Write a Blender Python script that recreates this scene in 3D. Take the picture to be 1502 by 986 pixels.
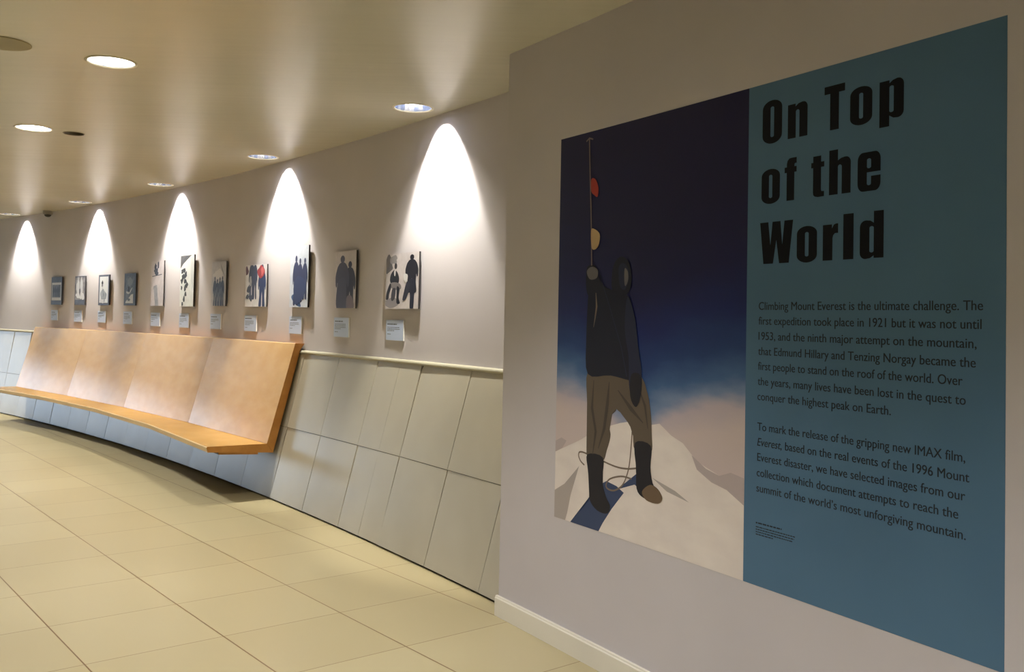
import bpy, bmesh, math, random
from mathutils import Vector, Matrix, noise

random.seed(7)
for o in list(bpy.data.objects):
    bpy.data.objects.remove(o, do_unlink=True)
SC = bpy.context.scene
COL = SC.collection
PI = math.pi

# ------------------------------------------------------------------ plan of the curved corridor
# The long wall is an arc. s = distance along it (grows away from the camera),
# n = distance from the foot of the tiled dado into the room, z = height above the floor.
CX, CY, R0, TH0 = -36.253, -18.29, 43.0, 0.5666863
EYE = 1.4771
CEIL = 2.822


def W(s, n, z):
    t = TH0 + s / R0
    return Vector((CX + (R0 - n) * math.cos(t), CY + (R0 - n) * math.sin(t), z))


def ang(s):
    return TH0 + s / R0 - PI / 2      # local +Y points into the wall, local +X towards the camera end


def nw(s):                             # face of the upper plastered wall
    return -0.36 + 0.013 * max(0.0, s)


def lin(r, g, b):
    f = lambda c: (c / 12.92 if c <= 0.04045 else ((c + 0.055) / 1.055) ** 2.4)
    return (f(r / 255), f(g / 255), f(b / 255), 1)


# ------------------------------------------------------------------ camera
cam = bpy.data.cameras.new('camera')
cam.sensor_width = 36
cam.lens = 36 * 1385 / 1502
cam.shift_y = -(493 - 428.77) / 1502
cam.clip_start = 0.05
cam_o = bpy.data.objects.new('camera', cam)
COL.objects.link(cam_o)
rt = Vector((0.99979817, -0.00057837, 0.02008217))
dn = Vector((0.0200905, 0.02878258, -0.99938378))
fw = Vector((0.0, 0.99958553, 0.02878839))
cam_o.matrix_world = Matrix(((rt.x, -dn.x, -fw.x, 0), (rt.y, -dn.y, -fw.y, 0), (rt.z, -dn.z, -fw.z, EYE), (0, 0, 0, 1)))
SC.camera = cam_o

# ------------------------------------------------------------------ light and exposure
SC.view_settings.view_transform = 'Standard'
SC.view_settings.look = 'None'
SC.view_settings.exposure = 0.06
SC.view_settings.gamma = 1.0
SC.view_settings.use_curve_mapping = False
WASH_CORE = 150.0       # wall washers, tilted beam
WASH_SKIRT = 80.0      # wall washers, wide spill
DOWN = 225.0             # downlights over the floor
SKY = 5.4
WASH_COL = (1.0, 0.965, 0.86)
DOWN_COL = (0.97, 0.97, 0.97)
w = bpy.data.worlds.new('daylight')
SC.world = w
w.use_nodes = True
bg = w.node_tree.nodes['Background']
bg.inputs[0].default_value = (0.62, 0.79, 1.0, 1)
bg.inputs[1].default_value = SKY


# ------------------------------------------------------------------ materials
def mat(name, col, rough=0.6, metal=0.0, spec=0.5, emit=None, estr=0.0, coat=0.0):
    m = bpy.data.materials.new(name)
    m.use_nodes = True
    b = m.node_tree.nodes['Principled BSDF']
    b.inputs['Base Color'].default_value = col
    b.inputs['Roughness'].default_value = rough
    b.inputs['Metallic'].default_value = metal
    b.inputs['Specular IOR Level'].default_value = spec
    b.inputs['Coat Weight'].default_value = coat
    if emit:
        b.inputs['Emission Color'].default_value = emit
        b.inputs['Emission Strength'].default_value = estr
    return m


def nodes(m):
    return m.node_tree.nodes, m.node_tree.links, m.node_tree.nodes['Principled BSDF']


def mottled(m, c1, c2, scale, stretch=(1, 1, 1), detail=3, bump=0.0, bscale=None, bstretch=None):
    N, L, b = nodes(m)
    tc = N.new('ShaderNodeTexCoord')
    mp = N.new('ShaderNodeMapping'); mp.inputs['Scale'].default_value = stretch
    L.new(tc.outputs['Object'], mp.inputs['Vector'])
    no = N.new('ShaderNodeTexNoise'); no.inputs['Scale'].default_value = scale; no.inputs['Detail'].default_value = detail
    L.new(mp.outputs[0], no.inputs['Vector'])
    cr = N.new('ShaderNodeValToRGB')
    cr.color_ramp.elements[0].position = 0.35; cr.color_ramp.elements[0].color = c1
    cr.color_ramp.elements[1].position = 0.65; cr.color_ramp.elements[1].color = c2
    L.new(no.outputs[0], cr.inputs[0]); L.new(cr.outputs[0], b.inputs['Base Color'])
    if bump:
        mp2 = N.new('ShaderNodeMapping'); mp2.inputs['Scale'].default_value = bstretch or stretch
        L.new(tc.outputs['Object'], mp2.inputs['Vector'])
        n2 = N.new('ShaderNodeTexNoise'); n2.inputs['Scale'].default_value = bscale or scale; n2.inputs['Detail'].default_value = 2
        L.new(mp2.outputs[0], n2.inputs['Vector'])
        bp = N.new('ShaderNodeBump'); bp.inputs['Strength'].default_value = bump; bp.inputs['Distance'].default_value = 0.02
        L.new(n2.outputs[0], bp.inputs['Height']); L.new(bp.outputs[0], b.inputs['Normal'])
    return m


M_WALL = mottled(mat('wall_paint', lin(214, 204, 198), 0.7, spec=0.25), lin(202, 196, 200), lin(207, 201, 205), 1.5)
M_INNER = mat('inner_wall_low_bounce', lin(112, 110, 112), 0.7)  # unseen walls, toned dark to hold bounced light down
M_CEIL = mottled(mat('ceiling_paint', lin(212, 200, 168), 0.25, spec=1.0), lin(207, 204, 189), lin(213, 210, 196), 0.9,
                 bump=0.12, bscale=2.0, bstretch=(0.6, 5.0, 1))
M_CEIL.node_tree.nodes['Principled BSDF'].inputs['Specular Tint'].default_value = (1.0, 0.90, 0.66, 1)
M_UNDER = mat('underside_shade', lin(58, 48, 40), 0.6)  # dark tone put in to cut bounce and deepen shade below the bench
M_TILE = mottled(mat('dado_tile', lin(190, 186, 168), 0.26, spec=0.6), lin(170, 162, 143), lin(180, 172, 153), 1.3)
M_TILE_BACK = mat('tile_joint_grey', lin(84, 74, 60), 0.8)
M_GAP = mat('shadow_gap', lin(30, 27, 24), 0.9)
M_RAIL = mat('rail_paint', lin(176, 170, 148), 0.5)
M_SKIRT = mottled(mat('skirting_paint', lin(226, 218, 200), 0.45), lin(232, 226, 212), lin(238, 232, 218), 3)
M_WOOD = mottled(mat('birch_ply', lin(216, 160, 100), 0.20, spec=0.65, coat=0.0), lin(202, 157, 92), lin(210, 167, 102), 5,
                 stretch=(1, 1, 2.0), detail=6, bump=0.04, bscale=3)
M_WOOD_EDGE = mottled(mat('ply_edge', lin(200, 132, 62), 0.45), lin(190, 128, 56), lin(203, 144, 72), 9)
M_WOOD_LIP = mat('pale_ply_lip', lin(214, 186, 140), 0.5)  # paler tone along the backrest top edge and seat nose
M_CHROME = mat('chrome_facet', (0.92, 0.94, 0.98, 1), 0.25, 1.0)
M_BLUEFACET = mat('pale_blue_facet', (0.55, 0.63, 0.85, 1), 0.2, 0.9)
M_TRIM = mat('trim_ring_paint', lin(214, 206, 182), 0.4)
M_LAMP = mat('lamp_glow', (1, 1, 1, 1), 0.5, emit=(1, 0.97, 0.92, 1), estr=30)
M_DIFF = mat('diffuser_glow', (1, 1, 1, 1), 0.5, emit=(1, 0.97, 0.93, 1), estr=5)
M_PLATE = mottled(mat('cover_plate', lin(150, 138, 100), 0.5), lin(146, 134, 96), lin(154, 142, 104), 6)
M_DARKCAN = mat('dark_can', lin(92, 80, 58), 0.5)
M_SENSOR = mat('sensor_grey', lin(150, 146, 138), 0.5)
M_SENSOR_D = mat('sensor_dark', lin(60, 58, 56), 0.3)
M_FRAME = mat('window_frame', lin(200, 200, 200), 0.4)
M_TEAL = mottled(mat('teal_vinyl', lin(94, 139, 163), 0.5, spec=0.3), lin(80, 115, 146), lin(84, 120, 151), 2)
M_INK = mat('black_ink', lin(17, 17, 22), 0.6, spec=0.15)
M_INK_BODY = mat('dark_slate_ink', lin(34, 42, 52), 0.55, spec=0.3)
M_CARD = mat('caption_card', lin(198, 212, 242), 0.55)
M_CARD_EDGE = mat('foam_core_white', lin(236, 236, 232), 0.6)
M_CARD_INK = mat('caption_ink', lin(120, 128, 145), 0.7)
M_CARD_INKD = mat('caption_heading_ink', lin(98, 104, 124), 0.7)
M_BOARD_EDGE = mat('board_edge_shade', lin(52, 48, 50), 0.6)  # dark colour stands in for shadow on the board sides

# floor: 600 mm tiles, joints by arithmetic on the plan
YAW = 0.6861742
M_FLOOR = mat('floor_tile', lin(206, 192, 150), 0.33, spec=0.45)
N, L, B = nodes(M_FLOOR)
tc = N.new('ShaderNodeTexCoord')
mp = N.new('ShaderNodeMapping'); mp.vector_type = 'TEXTURE'
mp.inputs['Location'].default_value = (-1.7534, 3.9877, 0)
mp.inputs['Rotation'].default_value = (0, 0, YAW)
mp.inputs['Scale'].default_value = (0.6, 0.6, 1)
L.new(tc.outputs['Object'], mp.inputs['Vector'])
sx = N.new('ShaderNodeSeparateXYZ'); L.new(mp.outputs[0], sx.inputs[0])


def math_node(op, a, b=None):
    n = N.new('ShaderNodeMath'); n.operation = op
    for i, v in enumerate((a, b)):
        if v is None:
            continue
        if isinstance(v, (int, float)):
            n.inputs[i].default_value = v
        else:
            L.new(v, n.inputs[i])
    return n.outputs[0]


def joint(out, half):
    f = math_node('FRACT', out)
    d = math_node('ABSOLUTE', math_node('SUBTRACT', f, 0.5))
    return math_node('GREATER_THAN', d, 0.5 - half)


ja = joint(sx.outputs[0], 0.0052)
jb = joint(sx.outputs[1], 0.0042)
jm = math_node('MAXIMUM', ja, math_node('MULTIPLY', jb, 0.85))
cellv = N.new('ShaderNodeCombineXYZ')
L.new(math_node('FLOOR', sx.outputs[0]), cellv.inputs[0]); L.new(math_node('FLOOR', sx.outputs[1]), cellv.inputs[1])
wn = N.new('ShaderNodeTexWhiteNoise'); L.new(cellv.outputs[0], wn.inputs[0])
no = N.new('ShaderNodeTexNoise'); no.inputs['Scale'].default_value = 1.1; L.new(tc.outputs['Object'], no.inputs['Vector'])
mixv = math_node('ADD', math_node('MULTIPLY', wn.outputs[0], 0.5), math_node('MULTIPLY', no.outputs[0], 0.5))
cr = N.new('ShaderNodeValToRGB')
cr.color_ramp.elements[0].position = 0.2; cr.color_ramp.elements[0].color = lin(178, 164, 126)
cr.color_ramp.elements[1].position = 0.8; cr.color_ramp.elements[1].color = lin(186, 173, 135)
L.new(mixv, cr.inputs[0])
mx = N.new('ShaderNodeMix'); mx.data_type = 'RGBA'
L.new(jm, mx.inputs[0]); L.new(cr.outputs[0], mx.inputs[6]); mx.inputs[7].default_value = lin(118, 88, 52)
L.new(mx.outputs[2], B.inputs['Base Color'])

# window glass: thin clear pane
M_GLASS = bpy.data.materials.new('window_glass'); M_GLASS.use_nodes = True
gn, gl = M_GLASS.node_tree.nodes, M_GLASS.node_tree.links
gn.remove(gn['Principled BSDF'])
g1 = gn.new('ShaderNodeBsdfTransparent'); g2 = gn.new('ShaderNodeBsdfGlossy'); g2.inputs['Roughness'].default_value = 0.02
g3 = gn.new('ShaderNodeMixShader'); g3.inputs[0].default_value = 0.06
gl.new(g1.outputs[0], g3.inputs[1]); gl.new(g2.outputs[0], g3.inputs[2]); gl.new(g3.outputs[0], gn['Material Output'].inputs[0])

# the photographic print of the mural: deep blue sky paling to haze at the foot
M_SKY = mat('print_sky', lin(40, 50, 120), 0.5, spec=0.3)
N, L, B = nodes(M_SKY)
tc = N.new('ShaderNodeTexCoord'); sx = N.new('ShaderNodeSeparateXYZ'); L.new(tc.outputs['Object'], sx.inputs[0])
no = N.new('ShaderNodeTexNoise'); no.inputs['Scale'].default_value = 3.5; no.inputs['Detail'].default_value = 5
mp = N.new('ShaderNodeMapping'); mp.inputs['Scale'].default_value = (1, 1, 2.6)
L.new(tc.outputs['Object'], mp.inputs[0]); L.new(mp.outputs[0], no.inputs['Vector'])
zz = math_node('ADD', sx.outputs[2], math_node('MULTIPLY', math_node('SUBTRACT', no.outputs[0], 0.5), 0.16))
xq = math_node('DIVIDE', math_node('ADD', sx.outputs[0], 0.55), 0.30)
zz = math_node('ADD', zz, math_node('MULTIPLY', math_node('EXPONENT', math_node('MULTIPLY', math_node('MULTIPLY', xq, xq), -1.0)), 0.13))
t = math_node('DIVIDE', math_node('SUBTRACT', zz, -0.36), 0.86)      # object origin is the panel middle
cr = N.new('ShaderNodeValToRGB'); ce = cr.color_ramp.elements
ce[0].position = 0.0; ce[0].color = lin(206, 190, 188)
ce[1].position = 1.0; ce[1].color = lin(27, 23, 66)
for p_, c_ in ((0.09, lin(190, 178, 186)), (0.17, lin(120, 140, 175)), (0.24, lin(70, 103, 150)), (0.36, lin(38, 66, 122)),
               (0.52, lin(27, 40, 104)), (0.72, lin(27, 27, 80))):
    e = ce.new(p_); e.color = c_
L.new(t, cr.inputs[0]); L.new(cr.outputs[0], B.inputs['Base Color'])
M_SNOW = mottled(mat('print_snow', lin(214, 203, 196), 0.55, spec=0.3), lin(228, 217, 212), lin(236, 226, 220), 6, stretch=(1, 1, 2))


# ------------------------------------------------------------------ mesh helpers
def link(name, bm, mats, parent=None, loc=None, rz=0.0, smooth=False):
    """bm in local coordinates of the object (or of its parent)"""
    me = bpy.data.meshes.new(name)
    bmesh.ops.recalc_face_normals(bm, faces=bm.faces)
    bm.to_mesh(me); bm.free()
    for m in (mats if isinstance(mats, (list, tuple)) else [mats]):
        me.materials.append(m)
    if smooth:
        for p in me.polygons:
            p.use_smooth = True
    o = bpy.data.objects.new(name, me)
    COL.objects.link(o)
    if parent:
        o.parent = parent
    if loc is not None:
        o.location = loc
    o.rotation_euler = (0, 0, rz)
    return o


def link_world(name, bm, mats, origin, parent=None, smooth=False):
    """bm in world coordinates; the object gets its origin at `origin`"""
    bmesh.ops.translate(bm, verts=bm.verts, vec=-origin)
    if parent:
        m_ = Matrix.Identity(4); q = parent
        while q:
            m_ = Matrix.LocRotScale(q.location, q.rotation_euler, q.scale) @ m_
            q = q.parent
        rel = m_.inverted() @ Matrix.Translation(origin)
        bmesh.ops.transform(bm, matrix=rel, verts=bm.verts)
        return link(name, bm, mats, parent, smooth=smooth)
    return link(name, bm, mats, None, origin, smooth=smooth)


def thing(name, label, cat, loc, rz=0.0, group=None):
    o = bpy.data.objects.new(name, None); COL.objects.link(o)
    o.empty_display_size = 0.1
    o.location = loc; o.rotation_euler = (0, 0, rz)
    o['label'] = label; o['category'] = cat
    if group:
        o['group'] = group
    return o


def struct(o):
    o['kind'] = 'structure'
    return o


def face(bm, vs, mi=0):
    f = bm.faces.new(vs); f.material_index = mi
    return f


def box(bm, x0, x1, y0, y1, z0, z1, mi=0, bevel=0.0):
    v = [bm.verts.new((x, y, z)) for x in (x0, x1) for y in (y0, y1) for z in (z0, z1)]
    fs = [face(bm, [v[i] for i in q], mi) for q in ((0, 1, 3, 2), (4, 6, 7, 5), (0, 4, 5, 1), (2, 3, 7, 6), (0, 2, 6, 4), (1, 5, 7, 3))]
    if bevel:
        es = list({e for f in fs for e in f.edges})
        bmesh.ops.bevel(bm, geom=es, offset=bevel, segments=2, affect='EDGES')
    return fs


def sweep(bm, svals, prof, mi=0, caps=True):
    """closed profile prof(s) -> [(n, z)...] swept along the arc, world coordinates"""
    rings = []
    for s in svals:
        rings.append([bm.verts.new(W(s, n, z)) for n, z in prof(s)])
    k = len(rings[0])
    for a, b in zip(rings, rings[1:]):
        for i in range(k):
            face(bm, [a[i], a[(i + 1) % k], b[(i + 1) % k], b[i]], mi)
    if caps:
        face(bm, list(reversed(rings[0])), mi); face(bm, rings[-1], mi)


def frange(a, b, step):
    k = max(1, int(round(abs(b - a) / step)))
    return [a + (b - a) * i / k for i in range(k + 1)]


def lathe(bm, prof, seg=40, mi=0, facet_mats=None):
    rings = [[bm.verts.new((r * math.cos(2 * PI * i / seg), r * math.sin(2 * PI * i / seg), z)) for i in range(seg)] for r, z in prof]
    for a, b in zip(rings, rings[1:]):
        for i in range(seg):
            f = face(bm, [a[i], a[(i + 1) % seg], b[(i + 1) % seg], b[i]], mi)
            if facet_mats:
                f.material_index = facet_mats(i)
    return rings


def disc(bm, r, z, seg=40, mi=0):
    face(bm, [bm.verts.new((r * math.cos(2 * PI * i / seg), r * math.sin(2 * PI * i / seg), z)) for i in range(seg)], mi)


S0, S1 = -9.0, 24.0
INNER = 5.6

# ------------------------------------------------------------------ the setting: floor, ceiling, walls
bm = bmesh.new()
sweep(bm, frange(S0 - .3, S1 + .3, 0.5), lambda s: [(-0.8, -0.15), (INNER + .3, -0.15), (INNER + .3, 0), (-0.8, 0)])
struct(link('floor', bm, M_FLOOR))

# light positions
WASH = [(1.40, 0), (3.89, 0), (6.33, 0), (8.72, 0), (11.15, 0)]
WASH = [(s, nw(s) + 0.235) for s, _ in WASH]
ROW2 = [-8.0, -5.75, -3.4, -0.97, 1.47, 3.90, 6.33, 8.72, 11.15, 13.6, 16.0]
DARK = (3.92, 1.42)

bm = bmesh.new()
sweep(bm, frange(S0 - .3, S1 + .3, 0.5), lambda s: [(-0.8, CEIL), (INNER + .3, CEIL), (INNER + .3, CEIL + .3), (-0.8, CEIL + .3)])
ceil_o = struct(link('ceiling', bm, M_CEIL))
bm = bmesh.new()
for (s, n), r, h in [(p, .121, .17) for p in WASH] + [((s, 1.70), .121, .17) for s in ROW2] + [(DARK, .070, .10)]:
    c = W(s, n, 0)
    bmesh.ops.create_cone(bm, cap_ends=True, segments=40, radius1=r, radius2=r, depth=h + .1,
                          matrix=Matrix.Translation((c.x, c.y, CEIL + h / 2 - .05)))
cut = link('cutter', bm, M_CEIL)
md = ceil_o.modifiers.new('holes', 'BOOLEAN'); md.object = cut; md.operation = 'DIFFERENCE'; md.solver = 'EXACT'
dg = bpy.context.evaluated_depsgraph_get()
me = bpy.data.meshes.new_from_object(ceil_o.evaluated_get(dg))
ceil_o.modifiers.clear(); ceil_o.data = me; me.name = 'ceiling'
bpy.data.objects.remove(cut, do_unlink=True)

bm = bmesh.new()
sweep(bm, frange(-0.2, S1 + .2, 0.3), lambda s: [(nw(s) - .2, 0), (nw(s), 0), (nw(s), CEIL), (nw(s) - .2, CEIL)])
struct(link('wall_right', bm, M_WALL, smooth=False))

NEAR = 0.073
bm = bmesh.new()
sweep(bm, frange(0.0, S0 - .2, 0.3), lambda s: [(-.55, 0), (NEAR, 0), (NEAR, CEIL), (-.55, CEIL)])
struct(link('wall_near', bm, M_WALL))

bm = bmesh.new()
sk = [(NEAR, 0), (NEAR + .016, 0), (NEAR + .016, .088), (NEAR + .012, .092), (NEAR + .011, .0985), (NEAR, .0995)]
sweep(bm, frange(0.012, S0, 0.3), lambda s: sk)
struct(link('baseboard_near', bm, M_SKIRT))

# end walls, the inner wall, and the glazed screen at the far end of the corridor
bm = bmesh.new()
sweep(bm, [S0 - .2, S0], lambda s: [(-.8, 0), (INNER + .3, 0), (INNER + .3, CEIL), (-.8, CEIL)])
struct(link('wall_back', bm, M_INNER))
bm = bmesh.new()
sweep(bm, frange(S0 - .2, S1 + .2, .5), lambda s: [(INNER, 0), (INNER + .2, 0), (INNER + .2, CEIL), (INNER, CEIL)])
struct(link('wall_left', bm, M_INNER))
WN0, WN1, WZ0, WZ1 = 0.7, 4.0, 0.12, 2.50
bm = bmesh.new()
for n0, n1, z0, z1 in ((-.8, WN0, 0, CEIL), (WN1, INNER + .3, 0, CEIL), (WN0, WN1, 0, WZ0), (WN0, WN1, WZ1, CEIL)):
    sweep(bm, [S1, S1 + .2], lambda s: [(n0, z0), (n1, z0), (n1, z1), (n0, z1)])
struct(link('wall_end', bm, M_INNER))
org = W(S1 + .1, (WN0 + WN1) / 2, WZ0)
bm = bmesh.new()
for n0, n1, z0, z1 in [(WN0, WN1, WZ0, WZ0 + .06), (WN0, WN1, WZ1 - .06, WZ1)] + [(WN0 + (WN1 - WN0 - .05) * k / 3, WN0 + (WN1 - WN0 - .05) * k / 3 + .05, WZ0 + .06, WZ1 - .06) for k in range(4)]:
    sweep(bm, [S1 + .07, S1 + .13], lambda s: [(n0, z0), (n1, z0), (n1, z1), (n0, z1)])
win = struct(link_world('window_1', bm, M_FRAME, org))
bm = bmesh.new()
sweep(bm, [S1 + .098, S1 + .104], lambda s: [(WN0 + .03, WZ0 + .03), (WN1 - .03, WZ0 + .03), (WN1 - .03, WZ1 - .03), (WN0 + .03, WZ1 - .03)])
link_world('pane', bm, M_GLASS, org, win)
pl = bpy.data.lights.new('window_portal', 'AREA'); pl.shape = 'RECTANGLE'; pl.size = WN1 - WN0; pl.size_y = WZ1 - WZ0
pl.cycles.is_portal = True
po = bpy.data.objects.new('window_portal', pl); COL.objects.link(po)
po.location = W(S1 + .25, (WN0 + WN1) / 2, (WZ0 + WZ1) / 2)
po.rotation_euler = (W(S1 - 1, 2, 0) - W(S1, 2, 0)).to_track_quat('-Z', 'Z').to_euler()


# leaning tiled dado: one slab per tile, joints dark behind
def dn_(s, z):                        # face of the dado
    top = nw(s) + .03
    return -0.008 + (top + 0.008) * z / 1.168


bm = bmesh.new()
sweep(bm, frange(0.005, S1, .3), lambda s: [(nw(s), 0.0), (-.035, 0.0), (-.035, .008), (dn_(s, .012) - .008, .012),
                                           (dn_(s, 1.16) - .008, 1.16), (nw(s), 1.16)])
for f in bm.faces:
    if f.calc_center_median().z < .011:
        f.material_index = 1
TW = 0.612
js = [0.005] + [0.345 + TW * k for k in range(0, 39)]
js = [j for j in js if j < S1] + [S1]
js.insert(4, 1.86)
for a, b in zip(js, js[1:]):
    for z0, z1 in ((.014, .5655), (.5695, 1.158)):
        e = [random.uniform(-.0018, .0018) for _ in range(4)]
        ga, gb = (0.0004 if a == 1.86 else 0.0016), (0.0004 if b == 1.86 else 0.0016)
        a_, b_ = a + (ga if a > .01 else 0), b - gb
        n0, n1, n3 = dn_(a_, z0) + e[0], dn_(b_, z0) + e[1], dn_(a_, z1) + e[3]
        pf = [W(a_, n0, z0), W(b_, n1, z0), W(b_, n1 + n3 - n0, z1), W(a_, n3, z1)]      # flat tile
        pb = [W(a_, dn_(a_, z0) - .012, z0), W(b_, dn_(b_, z0) - .012, z0), W(b_, dn_(b_, z1) - .012, z1), W(a_, dn_(a_, z1) - .012, z1)]
        vf = [bm.verts.new(p) for p in pf]; vb = [bm.verts.new(p) for p in pb]
        face(bm, vf, 2)
        for i in range(4):
            face(bm, [vf[i], vf[(i + 1) % 4], vb[(i + 1) % 4], vb[i]], 2)
struct(link('wall_dado', bm, [M_TILE_BACK, M_GAP, M_TILE]))
BS = [3.48, 5.23, 6.98, 8.75, 10.50]      # seams of the bench


def rail_prof(s):
    a = nw(s)
    return [(a, 1.158), (a + .036, 1.158), (a + .043, 1.164), (a + .045, 1.171), (a + .042, 1.179), (a + .034, 1.184), (a, 1.186)]


for i, (a, b) in enumerate(((0.004, BS[0] - .005), (BS[-1] + .005, S1))):
    bm = bmesh.new(); sweep(bm, frange(a, b, .3), rail_prof)
    struct(link('trim_%d' % (i + 1), bm, M_RAIL))

# ------------------------------------------------------------------ exhibition graphic on the near wall
PZ0, PZ1 = 0.578, 2.315
PS0, PSB, PS1 = -0.473, -1.667, -2.634         # photo edge, photo/teal border, teal edge
PORG = W((PS0 + PS1) / 2, NEAR, (PZ0 + PZ1) / 2)
graphic = thing('exhibition_graphic', 'large wall graphic with a mountaineering photograph beside a teal text panel', 'wall graphic', PORG, ang((PS0 + PS1) / 2))


def wrapped(polys, n):
    """flat polygons [(points (s, z), material index, layer)] wrapped on the curved wall, in world coordinates"""
    bm = bmesh.new()
    for pts, mi, lay in polys:
        b2 = bmesh.new()
        f = b2.faces.new([b2.verts.new((s, 0, z)) for s, z in pts]); f.material_index = mi
        bmesh.ops.triangulate(b2, faces=b2.faces[:])
        lo = min(p[0] for p in pts); hi = max(p[0] for p in pts)
        x = math.ceil(lo / .06) * .06
        while x < hi:
            bmesh.ops.bisect_plane(b2, geom=b2.verts[:] + b2.edges[:] + b2.faces[:], plane_co=(x, 0, 0), plane_no=(1, 0, 0))
            x += .06
        mp_ = {v: bm.verts.new(W(v.co.x, n + lay * .0003, v.co.z)) for v in b2.verts}
        for f in b2.faces:
            face(bm, [mp_[v] for v in f.verts], f.material_index)
        b2.free()
    return bm


def sheet(s0, s1, z0, z1, n0, n1):
    bm = bmesh.new()
    sweep(bm, frange(s0, s1, .06), lambda s: [(n0, z0), (n1, z0), (n1, z1), (n0, z1)])
    return bm


def spline(pts, k=4):
    """closed smooth outline through pts"""
    out = []
    m = len(pts)
    for i in range(m):
        p0, p1, p2, p3 = pts[i - 1], pts[i], pts[(i + 1) % m], pts[(i + 2) % m]
        for j in range(k):
            t = j / k
            out.append(tuple(0.5 * (2 * b + (c - a) * t + (2 * a - 5 * b + 4 * c - d) * t * t + (3 * b - a - 3 * c + d) * t ** 3)
                             for a, b, c, d in zip(p0, p1, p2, p3)))
    return out


def ell(cx, cz, rx, rz, k=18, rot=0.0):
    o = []
    for i in range(k):
        a = 2 * PI * i / k
        x, z = rx * math.cos(a), rz * math.sin(a)
        o.append((cx + x * math.cos(rot) - z * math.sin(rot), cz + x * math.sin(rot) + z * math.cos(rot)))
    return o


def stroke(pts, wd):
    """ribbon polygon along pts; wd a width or a list of widths"""
    m = len(pts)
    wl = wd if isinstance(wd, (list, tuple)) else [wd] * m
    le, ri = [], []
    for i in range(m):
        a = pts[max(0, i - 1)]; b = pts[min(m - 1, i + 1)]
        dx, dz = b[0] - a[0], b[1] - a[1]
        q = math.hypot(dx, dz) or 1
        nx, nz = -dz / q * wl[i] / 2, dx / q * wl[i] / 2
        le.append((pts[i][0] + nx, pts[i][1] + nz)); ri.append((pts[i][0] - nx, pts[i][1] - nz))
    return le + ri[::-1]


# the photograph, a plain mountaineer on a snow crest: written in x to the right, z up
PM = [M_SKY, M_SNOW, mat('print_snow_shade', lin(176, 166, 162), .55, spec=.3), mat('print_far_cloud', lin(186, 172, 172), .55, spec=.3),
      mat('print_jacket', lin(27, 29, 46), .55, spec=.3), mat('print_trousers', lin(100, 88, 76), .55, spec=.3),
      mat('print_trouser_fold', lin(76, 68, 62), .55, spec=.3), mat('print_gaiter', lin(36, 34, 42), .55, spec=.3),
      mat('print_boot', lin(112, 92, 74), .55, spec=.3), mat('print_cast_shadow', lin(60, 74, 108), .55, spec=.3),
      mat('print_pole', lin(128, 112, 112), .55, spec=.3), mat('print_red_pennant', lin(168, 62, 50), .55, spec=.3),
      mat('print_cream_pennant', lin(200, 172, 132), .55, spec=.3), mat('print_mitten', lin(112, 108, 112), .55, spec=.3),
      mat('print_rope', lin(126, 110, 98), .55, spec=.3), mat('print_jacket_fold', lin(38, 42, 68), .55, spec=.3)]
SKYM, SNOW, SHADE, CLOUD, JACK, TROU, FOLD, GAIT, BOOT, CAST, POLE, RED, CREAM, MITT, ROPE, JFOLD = range(16)
bm = sheet(PS0, PSB, PZ0, PZ1, NEAR + .0005, NEAR + .001)
polys = []


def cord(pts, wd, mi, lay):
    q = []
    for i in range(len(pts) - 1):
        p0, p1, p2, p3 = pts[max(0, i - 1)], pts[i], pts[i + 1], pts[min(len(pts) - 1, i + 2)]
        for j in range(5):
            t = j / 5
            q.append(tuple(0.5 * (2 * b + (c - a) * t + (2 * a - 5 * b + 4 * c - d) * t * t + (3 * b - a - 3 * c + d) * t ** 3) for a, b, c, d in zip(p0, p1, p2, p3)))
    q.append(pts[-1])
    for k, (a, b) in enumerate(zip(q, q[1:])):
        art(stroke([a, b], wd), mi, lay + .1 * (k % 2))


def art(pts, mi, lay):
    polys.append(([(-x, z) for x, z in pts], mi, lay))


xl, xr = -PS0 + .0005, -PSB - .0005
zb = PZ0 + .0005
art([(xl, zb), (xr, zb), (xr, .935), (1.60, .945), (1.54, .925), (1.47, .94), (1.42, .96), (1.39, .98), (1.34, 1.018), (1.30, 1.028), (1.27, 1.04),
     (1.20, 1.078), (1.14, 1.066), (1.04, 1.072), (.95, 1.055), (.88, 1.036), (.80, 1.004), (.71, .972), (.62, .930), (.556, .908), (xl, .875)], SNOW, 1)
art([(xr, .935), (1.60, .945), (1.54, .925), (1.47, .94), (1.39, .98), (1.42, .93), (1.5, .895), (1.58, .88), (xr, .84)], CLOUD, 2)
art([(xl, .875), (.53, .90), (.56, .935), (.52, .945), (xl, .925)], CLOUD, 2)
art([(xl, .70), (.55, .74), (.62, .80), (.66, .835), (.64, .79), (.60, .70), (.575, .615), (.56, zb), (xl, zb)], SHADE, 2)
art([(.60, zb), (.655, .625), (.72, .68), (.80, .77), (.86, .80), (.93, .79), (.98, .77), (.90, .69), (.84, .62), (.81, zb)], CAST, 2)
art([(.93, .775), (1.0, .82), (1.06, .86), (1.11, .845), (1.14, .82), (1.09, .80), (1.05, .815)], CAST, 2)
art([(1.16, .86), (1.25, .82), (1.38, .80), (1.30, .83)], SHADE, 2)
# rope looping on the snow
cord([(1.03, 1.04), (1.02, .93), (1.005, .86), (.97, .80), (.91, .768), (.86, .775), (.88, .81), (.96, .835), (1.03, .835)], .007, ROPE, 3)
cord([(.70, .845), (.67, .86), (.655, .885), (.68, .90), (.80, .885), (.92, .87), (1.0, .872), (1.07, .885)], .007, ROPE, 3)
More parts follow.
